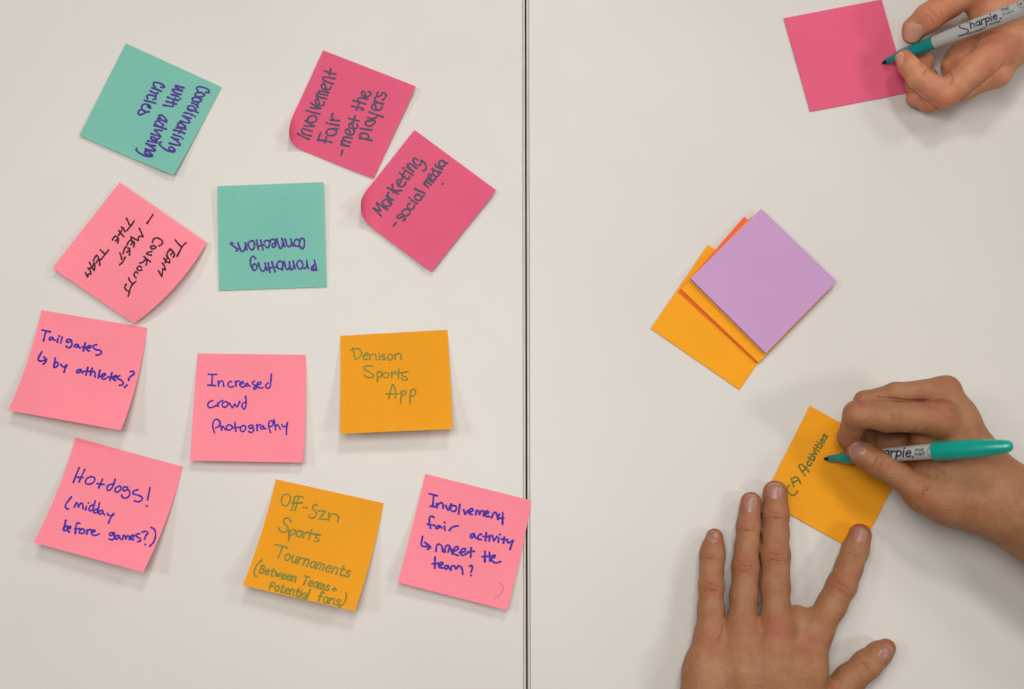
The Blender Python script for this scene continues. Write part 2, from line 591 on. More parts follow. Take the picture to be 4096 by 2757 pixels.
G = 'written sticky notes spread on the table'
inv = lambda zn, zb, st: [(zb(q) - [zn.x, zn.y]) * zn.k for q in st]   # strokes read off one enlargement -> another
Z1 = Zoom(300, 150, 2.7517)
s1 = inv(Z1, Zoom(530, 310, 2.715), parse('''795,162 828,166 832,145 800,120 745,105 705,105 698,125 712,145;780,185 740,165 690,170 682,195 710,210 760,208 785,190;748,240 700,218 655,225 652,250 690,265 740,262 748,240;
642,275 690,298 712,325;690,298 715,288;690,345 650,310 605,315 605,345 640,365 690,355;712,383 665,362 600,348;560,385 600,390 652,410;677,424 680,427;545,420 635,447;565,428 612,468 620,490 590,492 520,475;
575,530 530,500 495,500 490,525 530,545 575,545;580,565 540,555 475,548;568,610 520,590 450,572;530,572 505,605;525,647 480,632 440,618;542,664 545,667;422,650 500,677;432,655 505,712 515,735 480,735 400,715;
450,775 420,755 400,765 405,790 440,800 460,790;462,790 445,812 390,800 330,765 295,730 292,712 308,705;562,115 500,98 470,88 470,105 500,125 540,145;540,148 480,135 438,130 440,150 480,175 525,185;422,185 500,208;520,231 523,234;
382,216 440,238 498,250;463,226 443,264;368,262 430,278 475,290;430,278 442,300 430,316 335,302;365,455 330,420 295,408 288,425 310,455 345,478 370,485;372,470 340,470 275,450;338,520 290,480 250,480 248,505 280,530 320,540;365,562 310,545 235,522;
322,578 280,573 235,568 235,568 270,602 300,638;205,612 250,626 305,643;290,662 262,672 235,650 205,648 200,668 235,682 265,690;165,690 215,700 265,708;148,718 200,735 245,745;165,728 235,778 250,795 220,798 140,778;
215,845 180,810 140,800 135,820 165,838 210,850;215,855 185,862 120,845 60,810 40,785 45,775;308,105 340,110 347,95 310,70 260,55 232,60 228,85 245,105;210,115 260,130 315,152;195,150 245,175 255,200;245,175 275,170;
225,240 250,235 250,215 215,195 170,192 155,205 165,230;130,250 190,265 250,282;170,325 192,335 195,318 175,300 130,290 102,310 102,345 130,365 160,377;168,312 185,330 180,315;182,373 150,378 110,400 75,405 62,390 75,360 105,350 128,368'''))
note(Z1, [(558, 64), (1611, 545), (1085, 1516), (48, 1077)], TEAL,
     'teal note with purple writing about coordinating with advising circles, tilted', s1, INK_PURPLE, 7.0, group=G,
     lift=(0, .8, 4.5, .6), power=2.4, bows={'B': (0, 6), 'R': (6, 6)})

Z2 = Zoom(1120, 180, 2.8517)
s2 = inv(Z2, Zoom(1170, 260, 2.3575), parse('''48,648 100,678 155,702;95,650 175,670;110,652 86,628 102,604 185,628;112,575 165,578 212,580 212,580 165,556 118,525;150,500 140,525 170,545 215,535 228,505 205,480 165,485 150,500;128,430 190,448 258,465;
165,402 220,410 272,415 272,415 222,390 172,360;255,370 240,325 215,335 225,365 265,385 295,375 300,350;320,320 225,297;245,302 226,280 245,270 330,290;258,275 248,255 265,247 340,262;318,230 302,183 275,190 280,220 320,235 355,225 362,205;
385,180 292,150;312,155 288,130 305,115 400,130;300,55 350,75 408,88;350,95 362,42;372,732 300,715 238,710;238,710 252,675 267,640;303,732 320,678;338,606 318,640 340,665 385,665 415,640 400,612 345,603;345,603 425,604;
345,555 438,572;319,545 322,547;360,520 445,527;388,520 368,492 382,460;458,850 472,805;458,750 535,770;482,752 460,725 480,715 545,732;492,716 475,690 500,680 562,692;545,645 525,605 502,615 510,650 550,662 580,645 582,620;
575,595 555,548 535,560 540,590 580,605 612,590 610,560;530,505 585,520 630,528;572,545 590,482;560,390 610,400 660,410 670,418 658,425;605,425 628,362;568,335 640,355 690,370;640,355 615,330 640,310 712,325;
692,300 674,252 652,262 662,290 700,300 735,285 737,262 718,252;630,690 690,700 750,715;655,695 635,665 650,645 700,650 720,675 705,702;640,600 745,615;702,530 685,555 715,578 750,570 778,540 765,522 710,528;710,528 772,524;
710,500 760,507 795,490 800,472;725,445 790,470 855,492;790,418 775,372 752,380 750,410 785,428 830,420 845,395;770,350 858,368;797,353 775,328 780,308;810,258 795,275 800,297 835,290 850,264 872,267 880,295 865,322 850,330'''))
note(Z2, [(492, 60), (1549, 472), (1068, 1525), (10, 1113)], HOT,
     'hot pink note with dark writing about involvement fair and players, one corner curled up', s2, INK_SLATE, 6.9, group=G,
     lift=(0.2, 5.5, .3, 0), power=1.8, curl=(3, 0.0187, 0.0108, (-.99, .135)))

Z3 = Zoom(1420, 500, 2.6138)
s3 = inv(Z3, Zoom(1470, 610, 2.8), parse('''152,712 108,665 62,620 62,620 105,642 150,660 150,660 122,610 95,560 95,560 160,602 225,640;192,530 165,560 195,600 240,602 267,575 255,540 215,525;215,525 245,560 265,585;212,490 290,535;238,508 224,472 237,450;
225,395 280,430 342,465;287,445 280,400 278,360;290,425 335,430 382,428;348,362 375,322 350,305 330,325 340,365 380,385 420,365 426,335;355,225 400,262 440,298 465,300 470,272;385,300 415,215;425,200 505,255;399,174 402,177;
440,160 515,220;472,172 450,140 475,125 550,180;562,85 530,65 510,85 530,125 570,150 597,130 602,95;605,90 640,120 658,160 645,200 618,206;290,825 318,790;365,695 340,705 333,728 355,738 390,722 414,735 420,758 396,763;
420,640 388,660 395,695 430,712 470,690 472,650 445,633 420,640;475,570 448,590 455,625 490,640 522,615 526,590;490,535 555,572;469,506 472,509;557,470 530,490 540,525 580,540 607,515 590,480 560,468;565,470 600,492 630,490;530,410 645,460;
632,352 682,392;648,367 638,335 660,330 712,362;668,332 660,305 680,300 737,335;703,292 713,252 690,248 680,270 700,302 740,312 768,290;757,205 733,215 740,255 775,270 802,250 790,220;725,185 760,205 822,225;765,155 838,190;756,134 759,137;
827,93 800,110 805,145 840,160 867,140 860,105 832,92;842,95 870,122 892,121;839,356 845,350'''))
note(Z3, [(622, 52), (1475, 682), (800, 1535), (-53, 905)], HOT,
     'hot pink note with dark writing about marketing and social media, overlapping another hot pink note', s3, INK_SLATE, 7.1, group=G,
     lift=(.3, 4.0, 3.0, .3), power=1.8, base=.0012, curl=(3, 0.0197, 0.0108, (-1.0, .03)))

Z4 = Zoom(190, 720, 2.6569)
Z4a, Z4b = Zoom(320, 860, 6.03), Zoom(480, 930, 6.032)
s4a = parse('''1758,-5 1690,100 1618,205;1122,85 1160,160 1192,240;1308,145 1240,250 1130,380;995,295 1050,335 1088,408;935,380 980,440 1055,520;1045,312 985,410 930,498;855,508 810,555 785,605;890,535 925,570 925,620 908,685;920,575 860,630;
1432,325 1480,430 1525,535 1525,535 1440,512 1410,560 1410,625 1410,625 1300,570 1235,525 1235,525 1230,570 1255,625;1220,610 1165,660 1140,725;1255,630 1310,660 1312,700 1295,775;1275,660 1235,718;1115,765 1075,820 1042,930;
1150,800 1190,805 1202,860 1190,970;1185,850 1130,905;960,920 990,980 1008,1075;1090,1015 1060,1090 1020,1150 955,1205;490,845 540,890 592,942;690,845 610,950 500,1085;412,970 360,1020 325,1110;425,1000 460,1060 475,1130 478,1210;455,1055 395,1155;
232,1150 275,1240 345,1350 345,1350 362,1250 345,1165;240,1290 300,1260 330,1190;130,1390 160,1450 185,1512 185,1512 205,1430 265,1435 265,1435 255,1360 195,1285''')
s4b = parse('''785,245 800,185 850,140 920,140 990,180 1030,240 1000,295 950,325;805,320 750,340 745,380 790,400 850,385 860,345 805,320;762,465 700,475 640,515 690,540 752,550;580,585 650,640 735,710;640,630 650,700 630,790;625,640 560,715 480,740;
520,850 480,815 430,835 415,885 450,920 510,915 525,905;430,985 390,950 350,980 345,1040 385,1100;215,1095 225,1150 300,1240;385,1185 300,1260 250,1350 225,1450;150,1250 120,1310 140,1380 200,1420 222,1460 200,1540;
1335,185 1400,270 1482,350;1590,255 1500,350 1380,575;1205,400 1280,460 1318,540 1285,600;1205,420 1145,490 1130,560;1270,490 1225,545;1130,575 1190,650 1200,740 1200,740 1130,705 1060,630;1145,600 1090,730;
1020,740 1070,810 1100,915 1100,915 1035,870 1035,870 1010,1075 1010,1075 930,925''')
inv4 = lambda z, q: (z(q) - [Z4.x, Z4.y]) * Z4.k
s4 = [inv4(Z4a, q) for q in s4a] + [inv4(Z4b, q) for q in s4b]
note(Z4, [(767, 27), (1693, 668), (918, 1530), (52, 937)], PINK,
     'light pink note in slanted black capitals about team cookouts, one edge curling up', s4, INK_BLACK, 6.0, group=G,
     lift=(2.5, 2.5, 1.5, 4.0), power=1.2, base=.0016, bows={'R': (50, 36)}, mid=6.0)

Z5 = Zoom(840, 710, 3.266)
s5 = inv(Z5, Zoom(910, 940, 3.597), parse('''1040,90 1055,55 1080,48 1105,80 1105,150 1085,200 1058,195 1055,175;1030,170 1035,100 1010,65 970,80 960,130 985,162 1025,160;942,162 925,110 910,62;922,130 895,168 865,160 845,110 830,62;825,168 803,110 785,55;797,120 785,180 755,192 730,130 708,60;
695,115 650,132 645,165 672,180 692,150 690,100 665,65 630,68 612,100;530,105 555,80 598,88 607,140 582,185 555,172;512,215 492,140 478,75;535,145 490,152 450,160;445,205 430,140 420,75;390,130 375,90 335,90 300,115 305,170 350,215 385,185 390,130;
280,215 268,165 258,115;264,140 245,215 210,240 182,205 150,118;125,232 150,210 120,185 55,140 42,120 60,112 75,122;1250,365 1265,430 1285,510;1250,430 1210,470 1212,505 1250,510 1272,500;1235,455 1228,490 1250,490;
1140,365 1147,430 1165,485;1145,430 1125,475 1105,482;1065,380 1085,430 1065,485 1025,485 1000,430 1015,380 1045,368 1065,380;975,485 958,430 945,375;957,440 935,497 908,490 890,390;896,450 872,495 845,485 815,385;
790,505 796,420 770,380 735,385 712,430 725,480 760,490 792,485;685,530 662,460 640,390;705,462 650,468 590,480;612,540 598,470 585,405;570,515 555,460 540,405;550,455 530,515 500,520 470,485 445,405;
375,425 360,460 375,510 410,500 425,460 410,425 385,420;372,505 335,440 330,370 345,325 375,310 405,345'''))
note(Z5, [(95, 115), (1480, 62), (1525, 1430), (115, 1478)], TEAL,
     'teal note lying square with upside-down purple writing about promoting connections', s5, INK_PURPLE, 6.8, group=G,
     lift=(5, 5, .2, .2), power=1.5)

Z6 = Zoom(20, 1220, 3.015)
s6 = parse('''445,303 545,325;495,318 480,370 465,432;572,395 545,392 532,412 545,425 570,412 580,392 580,392 585,415 603,428;640,405 630,450;652,374 656,378;690,390 672,460;
800,425 770,415 742,432 745,450 775,450 800,425 800,425 808,470 795,505 765,518 740,500;880,480 850,478 835,495 845,510 870,505 885,482 885,482 890,505 905,522;968,460 945,555;928,508 985,515;
985,520 1020,520 1038,502 1020,490 992,512 985,540 1020,558;1105,480 1070,490 1065,515 1100,540 1150,550 1162,575 1140,600 1100,608;445,565 405,640 405,668 440,678 500,660;470,630 503,655 503,655 490,690 462,715;
605,640 590,745;592,720 620,690 640,710 630,740 600,757 588,740;675,718 690,742 715,748 745,725;747,725 725,770 712,812;915,782 880,785 862,805 875,822 905,805 920,782 920,782 920,805 938,822;
1000,755 975,848;948,800 1030,803;1052,765 1030,850;1035,825 1065,800 1085,820 1085,868;1145,790 1125,882;1130,862 1180,862 1212,842 1200,828 1175,840 1165,875 1185,895 1215,890;
1290,820 1265,912;1240,872 1310,872;1300,890 1335,870 1342,850 1315,865 1305,895 1330,912;1385,855 1355,870 1355,890 1395,905 1425,935 1415,965 1380,970;1472,968 1442,995;
1510,805 1545,803 1558,830 1520,860 1490,890 1495,910''')
note(Z6, [(440, 62), (1712, 275), (1397, 1513), (38, 1272)], PINK,
     'light pink note with blue writing about tailgates by athletes, its lower edge lifting', s6, INK_BLUE, 6.6, group=G,
     lift=(0, 0, 17, 11), power=1.8, bows={'L': (30, 14), 'R': (42, 4)})

Z7 = Zoom(740, 1390, 3.2)
s7 = parse('''297,345 403,347;352,347 346,420 345,485;290,484 388,490;425,430 428,498;428,470 455,435 475,430 490,450 495,498;595,440 570,440 550,470 560,500 590,510 625,498;645,430 655,493;650,460 670,435 692,430;
703,475 745,458 738,437 712,448 702,485 735,510 760,500;800,460 775,470 770,490 790,495 812,470 812,470 815,490 832,497;890,432 865,445 875,475 910,490 915,520 890,535 877,520 910,495;930,475 970,468 970,447 940,447 925,470 935,505 970,522 997,515;
1065,455 1038,480 1035,508 1060,525 1090,500 1100,420 1106,342;355,680 310,700 290,740 310,770 350,768 405,745;415,712 425,755;418,735 440,700 480,682;520,692 485,710 475,740 500,768 540,750 550,715 520,692;
570,715 605,778 605,778 640,722 640,722 665,765 700,695;770,705 735,720 730,760 755,790 775,765 783,700 776,627;378,1094 355,1010 370,940 410,922 450,950 440,1000 395,1030;440,945 470,1060;468,1040 485,1010 500,1030 520,1055;
560,990 535,1010 530,1040 560,1060 600,1040 600,1005 560,990;638,960 650,1075;618,1028 700,1022;745,1000 715,1020 710,1060 740,1078 775,1050 770,1010 745,1000;870,1000 835,995 815,1020 840,1040 870,1015 870,1015 880,1050 870,1080 840,1090 815,1075;
920,990 925,1065;922,1030 940,1000 970,990;1000,1005 970,1020 975,1045 1000,1040 1010,1010 1010,1010 1015,1035 1035,1045;1095,1090 1070,1010 1080,950 1110,940 1130,970 1115,1005 1085,1015;1140,925 1160,1055;1155,1020 1180,990 1200,1010 1220,1045;
1240,985 1255,1015 1290,1010 1312,965;1312,965 1298,1060 1300,1115''')
note(Z7, [(163, 77), (1547, 95), (1508, 1475), (68, 1450)], PINK,
     'light pink note lying square with blue writing about increased crowd photography', s7, INK_BLUE, 5.8, group=G,
     lift=(0, 0, 9, 8), power=1.7, bows={'L': (-8, 0), 'R': (16, 0)})

Z8 = Zoom(1330, 1290, 3.075)
s8 = parse('''250,315 275,430;222,340 290,322 345,340 358,375 340,420 285,455;375,410 430,405 435,385 405,380 380,415 385,450 430,455;455,395 460,460;458,425 490,392 520,395 535,420 540,460;580,410 578,458;569,377 573,380;
640,395 612,400 610,420 645,435 650,455 610,460;715,390 685,405 680,440 705,465 735,445 735,405 715,390;765,395 770,455;768,420 800,385 835,390 845,415 845,455;497,540 430,535 385,550 400,580 480,625 510,655 490,675 440,680 390,655;
550,610 555,730;553,625 590,600 605,630 590,670 555,678;655,615 625,635 620,665 650,682 685,665 690,630 655,615;725,610 730,682;728,650 750,615 775,605;818,570 812,690;770,635 930,605;930,605 860,625 865,660 910,675 915,705 875,710 850,690;
690,942 735,775 755,775 755,775 780,870 768,932;660,882 812,880;845,850 840,1000;845,865 880,840 905,850 890,885 850,900;960,845 952,998;960,850 990,820 1020,840 1015,890 960,915''')
note(Z8, [(95, 165), (1413, 90), (1477, 1310), (95, 1370)], ORANGE,
     'orange note with olive green writing for a sports app, its lower edge lifting', s8, INK_GREEN, 5.2, group=G,
     lift=(0, 0, 17, 16), power=1.6, bows={'L': (4, 0), 'R': (5, 0)})

Z9 = Zoom(120, 1730, 2.703)
s9 = parse('''532,382 500,460 468,543;592,400 560,470 530,535;515,485 575,488;660,478 615,500 600,540 620,560 665,555 700,520 690,485 650,480;785,505 742,600;725,555 803,565;
890,560 850,570 832,605 845,628 880,610 905,560 922,505;965,580 930,600 920,635 940,648 975,625 985,590 965,580;1055,595 1020,590 1005,615 1025,635 1058,612 1058,612 1080,650 1070,690 1035,712 1000,700 990,675;
1165,620 1120,635 1120,665 1170,680 1215,705 1200,740 1160,750 1130,740;1298,597 1272,728;1257,796 1266,794;447,700 400,760 383,800 395,825 415,830;478,808 505,762 520,785 525,810 545,770 570,775 575,825;
610,800 602,838;629,762 633,764;675,785 650,800 638,835 655,850 680,830 705,742;725,830 700,840 690,865 715,870 735,840 752,762;785,845 755,850 742,875 760,885 785,870 790,850 790,850 790,870 805,890;
838,875 850,895 880,900 905,880;905,880 870,930 850,980;388,950 365,1050;370,1030 395,1010 405,1035 390,1060 365,1060 360,1035;400,1050 435,1035 440,1015 415,1025 405,1060 430,1078;540,985 510,980 498,1010 490,1095;485,1045 540,1040;
565,1045 540,1060 535,1085 565,1095 590,1075 585,1050 565,1045;620,1055 615,1100;618,1075 645,1050 670,1060;665,1085 700,1070 700,1055 670,1065 665,1095 700,1115 750,1098;910,1085 870,1085 860,1110 885,1115 910,1090 910,1090 912,1130 895,1160 855,1155;
960,1115 930,1120 920,1145 940,1155 965,1125 965,1125 980,1155;1000,1160 1010,1115 1030,1125 1035,1155 1050,1120 1070,1125 1075,1160;1085,1145 1120,1130 1120,1110 1095,1120 1085,1150 1120,1162;
1180,1095 1150,1105 1150,1125 1185,1145 1195,1170 1165,1185;1210,1080 1250,1070 1275,1090 1250,1120 1240,1155;1244,1212 1248,1214;1308,1028 1345,1050 1358,1110 1340,1180 1295,1232''')
note(Z9, [(492, 55), (1652, 370), (1222, 1513), (38, 1190)], PINK,
     'light pink note with blue writing about midday hotdogs before games, tilted, lower edge lifting', s9, INK_BLUE, 6.4, group=G,
     lift=(0, 0, 16, 13), power=1.8, bows={'L': (32, 6), 'R': (34, 8)})

Z10 = Zoom(950, 1900, 2.7033)
s10 = (parse('''520,210 490,230 475,280 490,325 525,335 560,300 575,250 555,215 520,210;650,230 622,235 612,280 590,375 575,382;715,245 672,232 652,270 640,330 620,385;590,305 700,302;705,352 752,357;
860,330 835,318 815,345 820,375 850,405 850,440 820,465 780,465 778,445;875,390 950,392 950,392 880,480 880,480 965,480;990,410 985,490;988,455 1030,420 1075,435 1095,470 1080,508;
580,510 560,475 515,470 498,500 510,530 545,565 540,600 500,620 455,600 450,575;560,600 553,715;562,625 600,590 625,600 610,635 568,655;660,600 640,620 640,655 665,670 695,645 695,615 660,600;715,615 712,680;715,650 740,622 770,620;
805,590 770,695;755,630 895,648;895,648 850,660 850,680 880,695 870,720 830,712;408,755 475,765 540,790;485,780 465,840 440,893;265,918 210,975 182,1040 185,1085 205,1098;1172,1275 1175,1330 1150,1390 1098,1430''')
       + word('ournaments', (498, 918), (1208, 1112), 74, .03, .12) + word('Between', (232, 1058), (622, 1160), 60, .03, .1)
       + word('Teams', (690, 1180), (985, 1258), 60, .03, .1) + word('+', (1020, 1262), (1068, 1272), 60)
       + word('Potential', (338, 1236), (752, 1345), 62, .03, .1) + word('fans', (858, 1366), (1108, 1412), 62, .03, .12))
note(Z10, [(415, 47), (1580, 305), (1270, 1475), (57, 1195)], ORANGE,
     'orange note full of olive green writing about sports tournaments, tilted with lower edge lifting', s10, INK_GREEN, 5.8, group=G,
     lift=(0, 0, 18, 15), power=1.8, bows={'L': (22, 6), 'R': (22, 4)})

Z11 = Zoom(1570, 1880, 2.7034)
s11 = parse('''397,258 485,280;445,275 435,395;407,392 458,398;478,365 482,412;480,395 505,365 530,355 545,375 548,415;575,385 600,440 600,440 635,370;655,385 630,400 630,435 660,450 690,430 685,395 655,385;728,375 715,475;
770,430 785,485 785,485 815,440;825,460 870,442 860,420 835,430 830,470 860,485;900,485 910,440 935,450 940,485 960,445 985,450 985,495;1000,480 1040,462 1025,445 1000,460 1005,498 1045,505;1070,520 1095,465 1115,460 1130,495 1140,535;
1155,478 1145,520 1200,522;1192,462 1190,585;450,515 420,500 400,520 400,580 412,630;378,588 455,600;505,605 470,615 475,635 505,625 515,608 515,608 535,630;562,610 568,652;561,568 565,570;615,655 640,625 680,610 712,605;
885,690 855,695 842,725 860,735 885,700 885,700 895,725 910,740;960,695 930,710 925,745 960,755;1015,680 1005,765;980,720 1048,722;1055,710 1045,768;1080,710 1095,770 1095,770 1130,720;1150,735 1145,780;1159,697 1163,699;1210,725 1200,790;1180,748 1245,755;
1240,770 1255,790 1300,765;1305,765 1285,815 1272,858;325,720 312,800 325,825 410,832;350,785 408,828 408,828 410,842 380,860;470,880 480,815 510,805 535,830 545,885;565,890 575,830 605,815 618,830 600,895 625,845 650,910;
660,880 710,857 700,830 665,850 660,905 710,925;725,895 780,882 788,855 755,855 735,890 755,925 800,905;850,845 845,945;815,890 885,880;1000,880 998,990;970,940 1055,932;1048,890 1055,985;1060,955 1100,947 1110,925 1080,930 1070,970 1110,1005 1170,992;
460,945 458,1065;428,1015 510,1012;500,1040 540,1022 540,1000 510,1010 500,1050 540,1060;600,1035 570,1040 565,1065 590,1070 605,1040 605,1040 615,1065 630,1075;630,1085 640,1045 670,1040 685,1075 710,1040 735,1045 755,1080 760,1125;
835,1040 860,1035 862,1065 850,1105;847,1140 851,1141''')
note(Z11, [(355, 42), (1503, 330), (1240, 1518), (55, 1218)], PINK,
     'light pink note with blue writing about an involvement fair activity, crossing the table seam', s11, INK_BLUE, 7.0,
     (parse('1150,1215 1190,1250 1198,1285 1170,1340 1105,1390'), INK_FAINT, 3.0), group=G,
     lift=(0, 0, 8.5, 8), power=1.6, bows={'L': (4, 0), 'R': (14, 4)})

# ------------------------------------------------------------------ pads of notes
def pad(zm, corners, z0, z1, mat, label, name='note_pad', cat='note pad', group=None, strokes=None, ink=None, w=6, sheets=6):
    c = zm(np.array(corners, float))
    cen = up(c.mean(0), 0)
    root = empty(name, (cen[0], cen[1], z0))
    tag(root, label, cat, group)
    T = up(c, z1)
    V, F = [], []
    nz = sheets
    # the pile of sheets: every sheet slips by a hair
    for k in range(nz + 1):
        f = k / nz
        j = rng.normal(0, .00010, 2) if k < nz else np.zeros(2)
        for q in T:
            V.append((q[0] + j[0], q[1] + j[1], z0 + (z1 - z0) * f))
    for k in range(nz):
        for i in range(4):
            a, b = k * 4 + i, k * 4 + (i + 1) % 4
            F.append((a, b, b + 4, a + 4))
    F.append((0, 1, 2, 3))
    F.append(tuple(nz * 4 + i for i in range(4)))
    o = mesh_obj('paper_block', V, F, mat, root, False)
    import bmesh
    bm = bmesh.new()
    bm.from_mesh(o.data)
    bmesh.ops.recalc_face_normals(bm, faces=bm.faces)
    bm.to_mesh(o.data)
    bm.free()
    if strokes:
        fn = lambda px, off: up(px, z1 + np.asarray(off))
        V, FF = ribbons([zm(q) for q in strokes], w, fn)
        mesh_obj('handwriting', V, FF, ink, root, smooth=False)
    return root

ZP = Zoom(2560, 790, 1.9357)
GP = 'stacked note pads on the right table'
pad(ZP, [(527, 367), (1212, 840), (770, 1488), (85, 1015)], .0003, .0010, ORANGE_PAD, 'wide orange pad at the very bottom of the stack, mostly uncovered', group=GP, sheets=4)
pad(ZP, [(808, 150), (1411, 692), (905, 1280), (302, 728)], .0011, .0022, CORAL_PAD, 'coral red pad showing only as a sliver between the two orange pads', group=GP)
pad(ZP, [(858, 152), (1460, 722), (920, 1280), (318, 708)], .0023, .0040, ORANGE_PAD, 'orange pad right under the purple pad, showing as a narrow strip', group=GP)
pad(ZP, [(940, 87), (1523, 650), (976, 1206), (392, 626)], .0041, .0078, PURPLE_PAD, 'lilac purple blank pad on top of the stack', group=GP, sheets=10)

ZT = Zoom(3096, 0, 2.33)
pad(ZT, [(93, 170), (1003, -5), (1250, 865), (340, 1040)], .0003, .0011, HOT_PAD, 'blank hot pink pad under the tip of the marker at the top right', sheets=4)

ZC = Zoom(2996, 1450, 1.96)
ca = [((3240 - 2996) * 1.96, (1623 - 1450) * 1.96), ((3625 - 2996) * 1.96, (1839 - 1450) * 1.96), ((3437 - 2996) * 1.96, (2213 - 1450) * 1.96), ((3052 - 2996) * 1.96, (1997 - 1450) * 1.96)]
sc = (parse('318,962 300,985 305,1015 335,1040 365,1035 378,1010') + word('A', (402, 962), (362, 905), 44).copy()[:0]
      + parse('325,925 375,900 375,900 360,985;352,920 405,950;345,955 375,912') [:0]
      + parse('352,975 330,912 330,912 375,900 405,945;340,945 390,920')
      + parse('440,888 388,815 388,815 415,800 470,858;418,862 452,818')
      + word('ctivities', (478, 818), (622, 578), 36, .03, .05))
pad(ZC, ca, .0003, .0012, ORANGE_PAD, 'orange pad with dark green writing about activities, held under two fingers', strokes=sc, ink=INK_DKGREEN, w=5.6, sheets=4)

# ------------------------------------------------------------------ marker pens
class Pen:
    def __init__(s, p0, p1):
        s.a = p0
        s.ax = (p1 - p0) / np.linalg.norm(p1 - p0)
        s.len = np.linalg.norm(p1 - p0)
        x = np.cross(s.ax, [0, 0, 1.0])
        s.x = x / np.linalg.norm(x)
        s.y = np.cross(s.x, s.ax)
    def t_at(s, px):
        """distance along the axis where it passes nearest to a photo point"""
        t = np.linspace(0, .2, 2001)
        q = project(s.a + t[:, None] * s.ax)
        return t[np.argmin(((q - px) ** 2).sum(1))]
    def lathe(s, prof, name, mat, parent, n=40, ridges=0):
        V, F = [], []
        for t, r in prof:
            for i in range(n):
                a = 2 * math.pi * i / n
                rr = r * (1 + (ridges * math.cos(a * 10) if ridges else 0))
                V.append(s.a + s.ax * t + (s.x * math.cos(a) + s.y * math.sin(a)) * rr)
        for k in range(len(prof) - 1):
            for i in range(n):
                j = (i + 1) % n
                F.append((k * n + i, k * n + j, (k + 1) * n + j, (k + 1) * n + i))
        F.append(tuple(range(n))[::-1])
        F.append(tuple((len(prof) - 1) * n + i for i in range(n)))
        o = mesh_obj(name, V, F, mat, parent)
        m = o.modifiers.new('edges', 'EDGE_SPLIT')
        m.split_angle = math.radians(35)
        return o
    def on(s, rfun):
        def fn(px, off):
            d = ray(px)
            t = np.full(len(px), .55)
            for it in range(60):
                P = CAM + d * t[:, None]
                q = P - s.a
                h = q @ s.ax
                rad = np.linalg.norm(q - h[:, None] * s.ax, axis=1)
                t = t + np.clip((rad - rfun(h)) * .9, -.02, .05)
            P = CAM + d * t[:, None]
            q = P - s.a
            h = q @ s.ax
            n = q - h[:, None] * s.ax
            rad = np.linalg.norm(n, axis=1, keepdims=True)
            n = n / rad
            bad = rad[:, 0] > rfun(h) + .0006
            P = s.a + s.ax * h[:, None] + n * (rfun(h) + np.asarray(off))[:, None]
            return P
        return fn

def make_pen(p0, p1, label, tb, capstart=None, capend=None, bscale=1.0, texts=(), lights=()):
    pen = Pen(p0, p1)
    root = empty('marker_pen', p0)
    tag(root, label, 'marker pen')
    mm = .001
    pen.lathe([(0, .25 * mm), (.5 * mm, .75 * mm), (2.2 * mm, 1.35 * mm), (4.6 * mm, 1.8 * mm)], 'nib', NIB, root, 24)
    g = [(4.4, 2.05), (4.6, 2.3), (10, 2.5), (11.5, 2.7), (13.5, 3.6), (16, 4.1), (20, 4.25), (tb / mm - 1.0, 4.1), (tb / mm + .4, 4.1)]
    pen.lathe([(a * mm, b * mm * bscale) for a, b in g], 'grip', PEN_TEAL, root)
    tend = .118
    B = [(tb, 4.25), (tb + .0006, 4.45), (tb + .012, 4.7), (tb + .030, 5.0), (tb + .050, 5.0), (tend - .006, 4.8), (tend - .001, 4.4), (tend, 3.8)]
    B = [(a, b * mm * bscale) for a, b in B]
    bt, br = np.array([a for a, b in B]), np.array([b for a, b in B])
    bar = pen.lathe(B, 'barrel', PEN_GREY, root, 48)
    rf = lambda h: np.interp(h, bt, br)
    hh = lambda V: (V - pen.a) @ pen.ax
    keep = lambda V, F: [q for q, ok in zip(F, ((hh(V)[np.array(F)] > tb + .0015) & (hh(V)[np.array(F)] < tend - .006)).all(1)) if ok]
    if texts:
        V, F = ribbons(texts[0], texts[1], pen.on(rf), 4e-5)
        F = keep(V, F)
        mesh_obj('logo_lettering', V, F, PRINT, bar, False)
    if lights:
        V, F = ribbons(lights[0], lights[1], pen.on(rf), 4e-5)
        F = keep(V, F)
        mesh_obj('small_print', V, F, PRINT_LIGHT, bar, False)
    if capstart:
        c0, c1 = capstart, capend
        L = c1 - c0
        C = [(c0, 5.2), (c0 + .0002, 6.2), (c0 + .001, 6.45), (c0 + .3 * L, 6.35), (c0 + .55 * L, 6.0), (c0 + .72 * L, 5.3), (c0 + .88 * L, 4.3), (c0 + .96 * L, 3.4), (c0 + .99 * L, 2.3), (c1, .6)]
        pen.lathe([(a, b * mm) for a, b in C], 'cap', CAP_TEAL, root, 80, .012)
    return pen, root

# top pen, held by the left-handed writer
pA0 = up(ZT(np.array([1006., 590.])), .0016)
pA1 = up(ZT(np.array([2330., 72.])), .078)
tmp = Pen(pA0, pA1)
tbA = tmp.t_at(ZT(np.array([1497., 412.])))
ZS = Zoom(3500, 0, 3.267)
sA = [ZS(q) for q in parse('1212,296 1165,296 1115,325 1108,358 1150,374 1210,388 1216,420 1180,448 1130,464 1092,470')
      + word('harpie', (1252, 372), (1600, 243), 56, .02, .15) + parse('1640,240 1646,238')]
sA2 = [ZS(q) for q in word('FINE', (1662, 158), (1758, 122), 24, .0)]
lA = [ZS(q) for q in word('Permanent', (1212, 460), (1448, 372), 19, .0) + word('Marker', (1498, 334), (1642, 284), 19, .0) + word('Point', (1680, 205), (1815, 155), 20, .0)
      + [np.array([[1912 + 52 * math.cos(a), 52 + 52 * math.sin(a)] for a in np.linspace(0, 6.28, 14)])] + word('AP', (1895, 78), (1935, 62), 22, 0)]
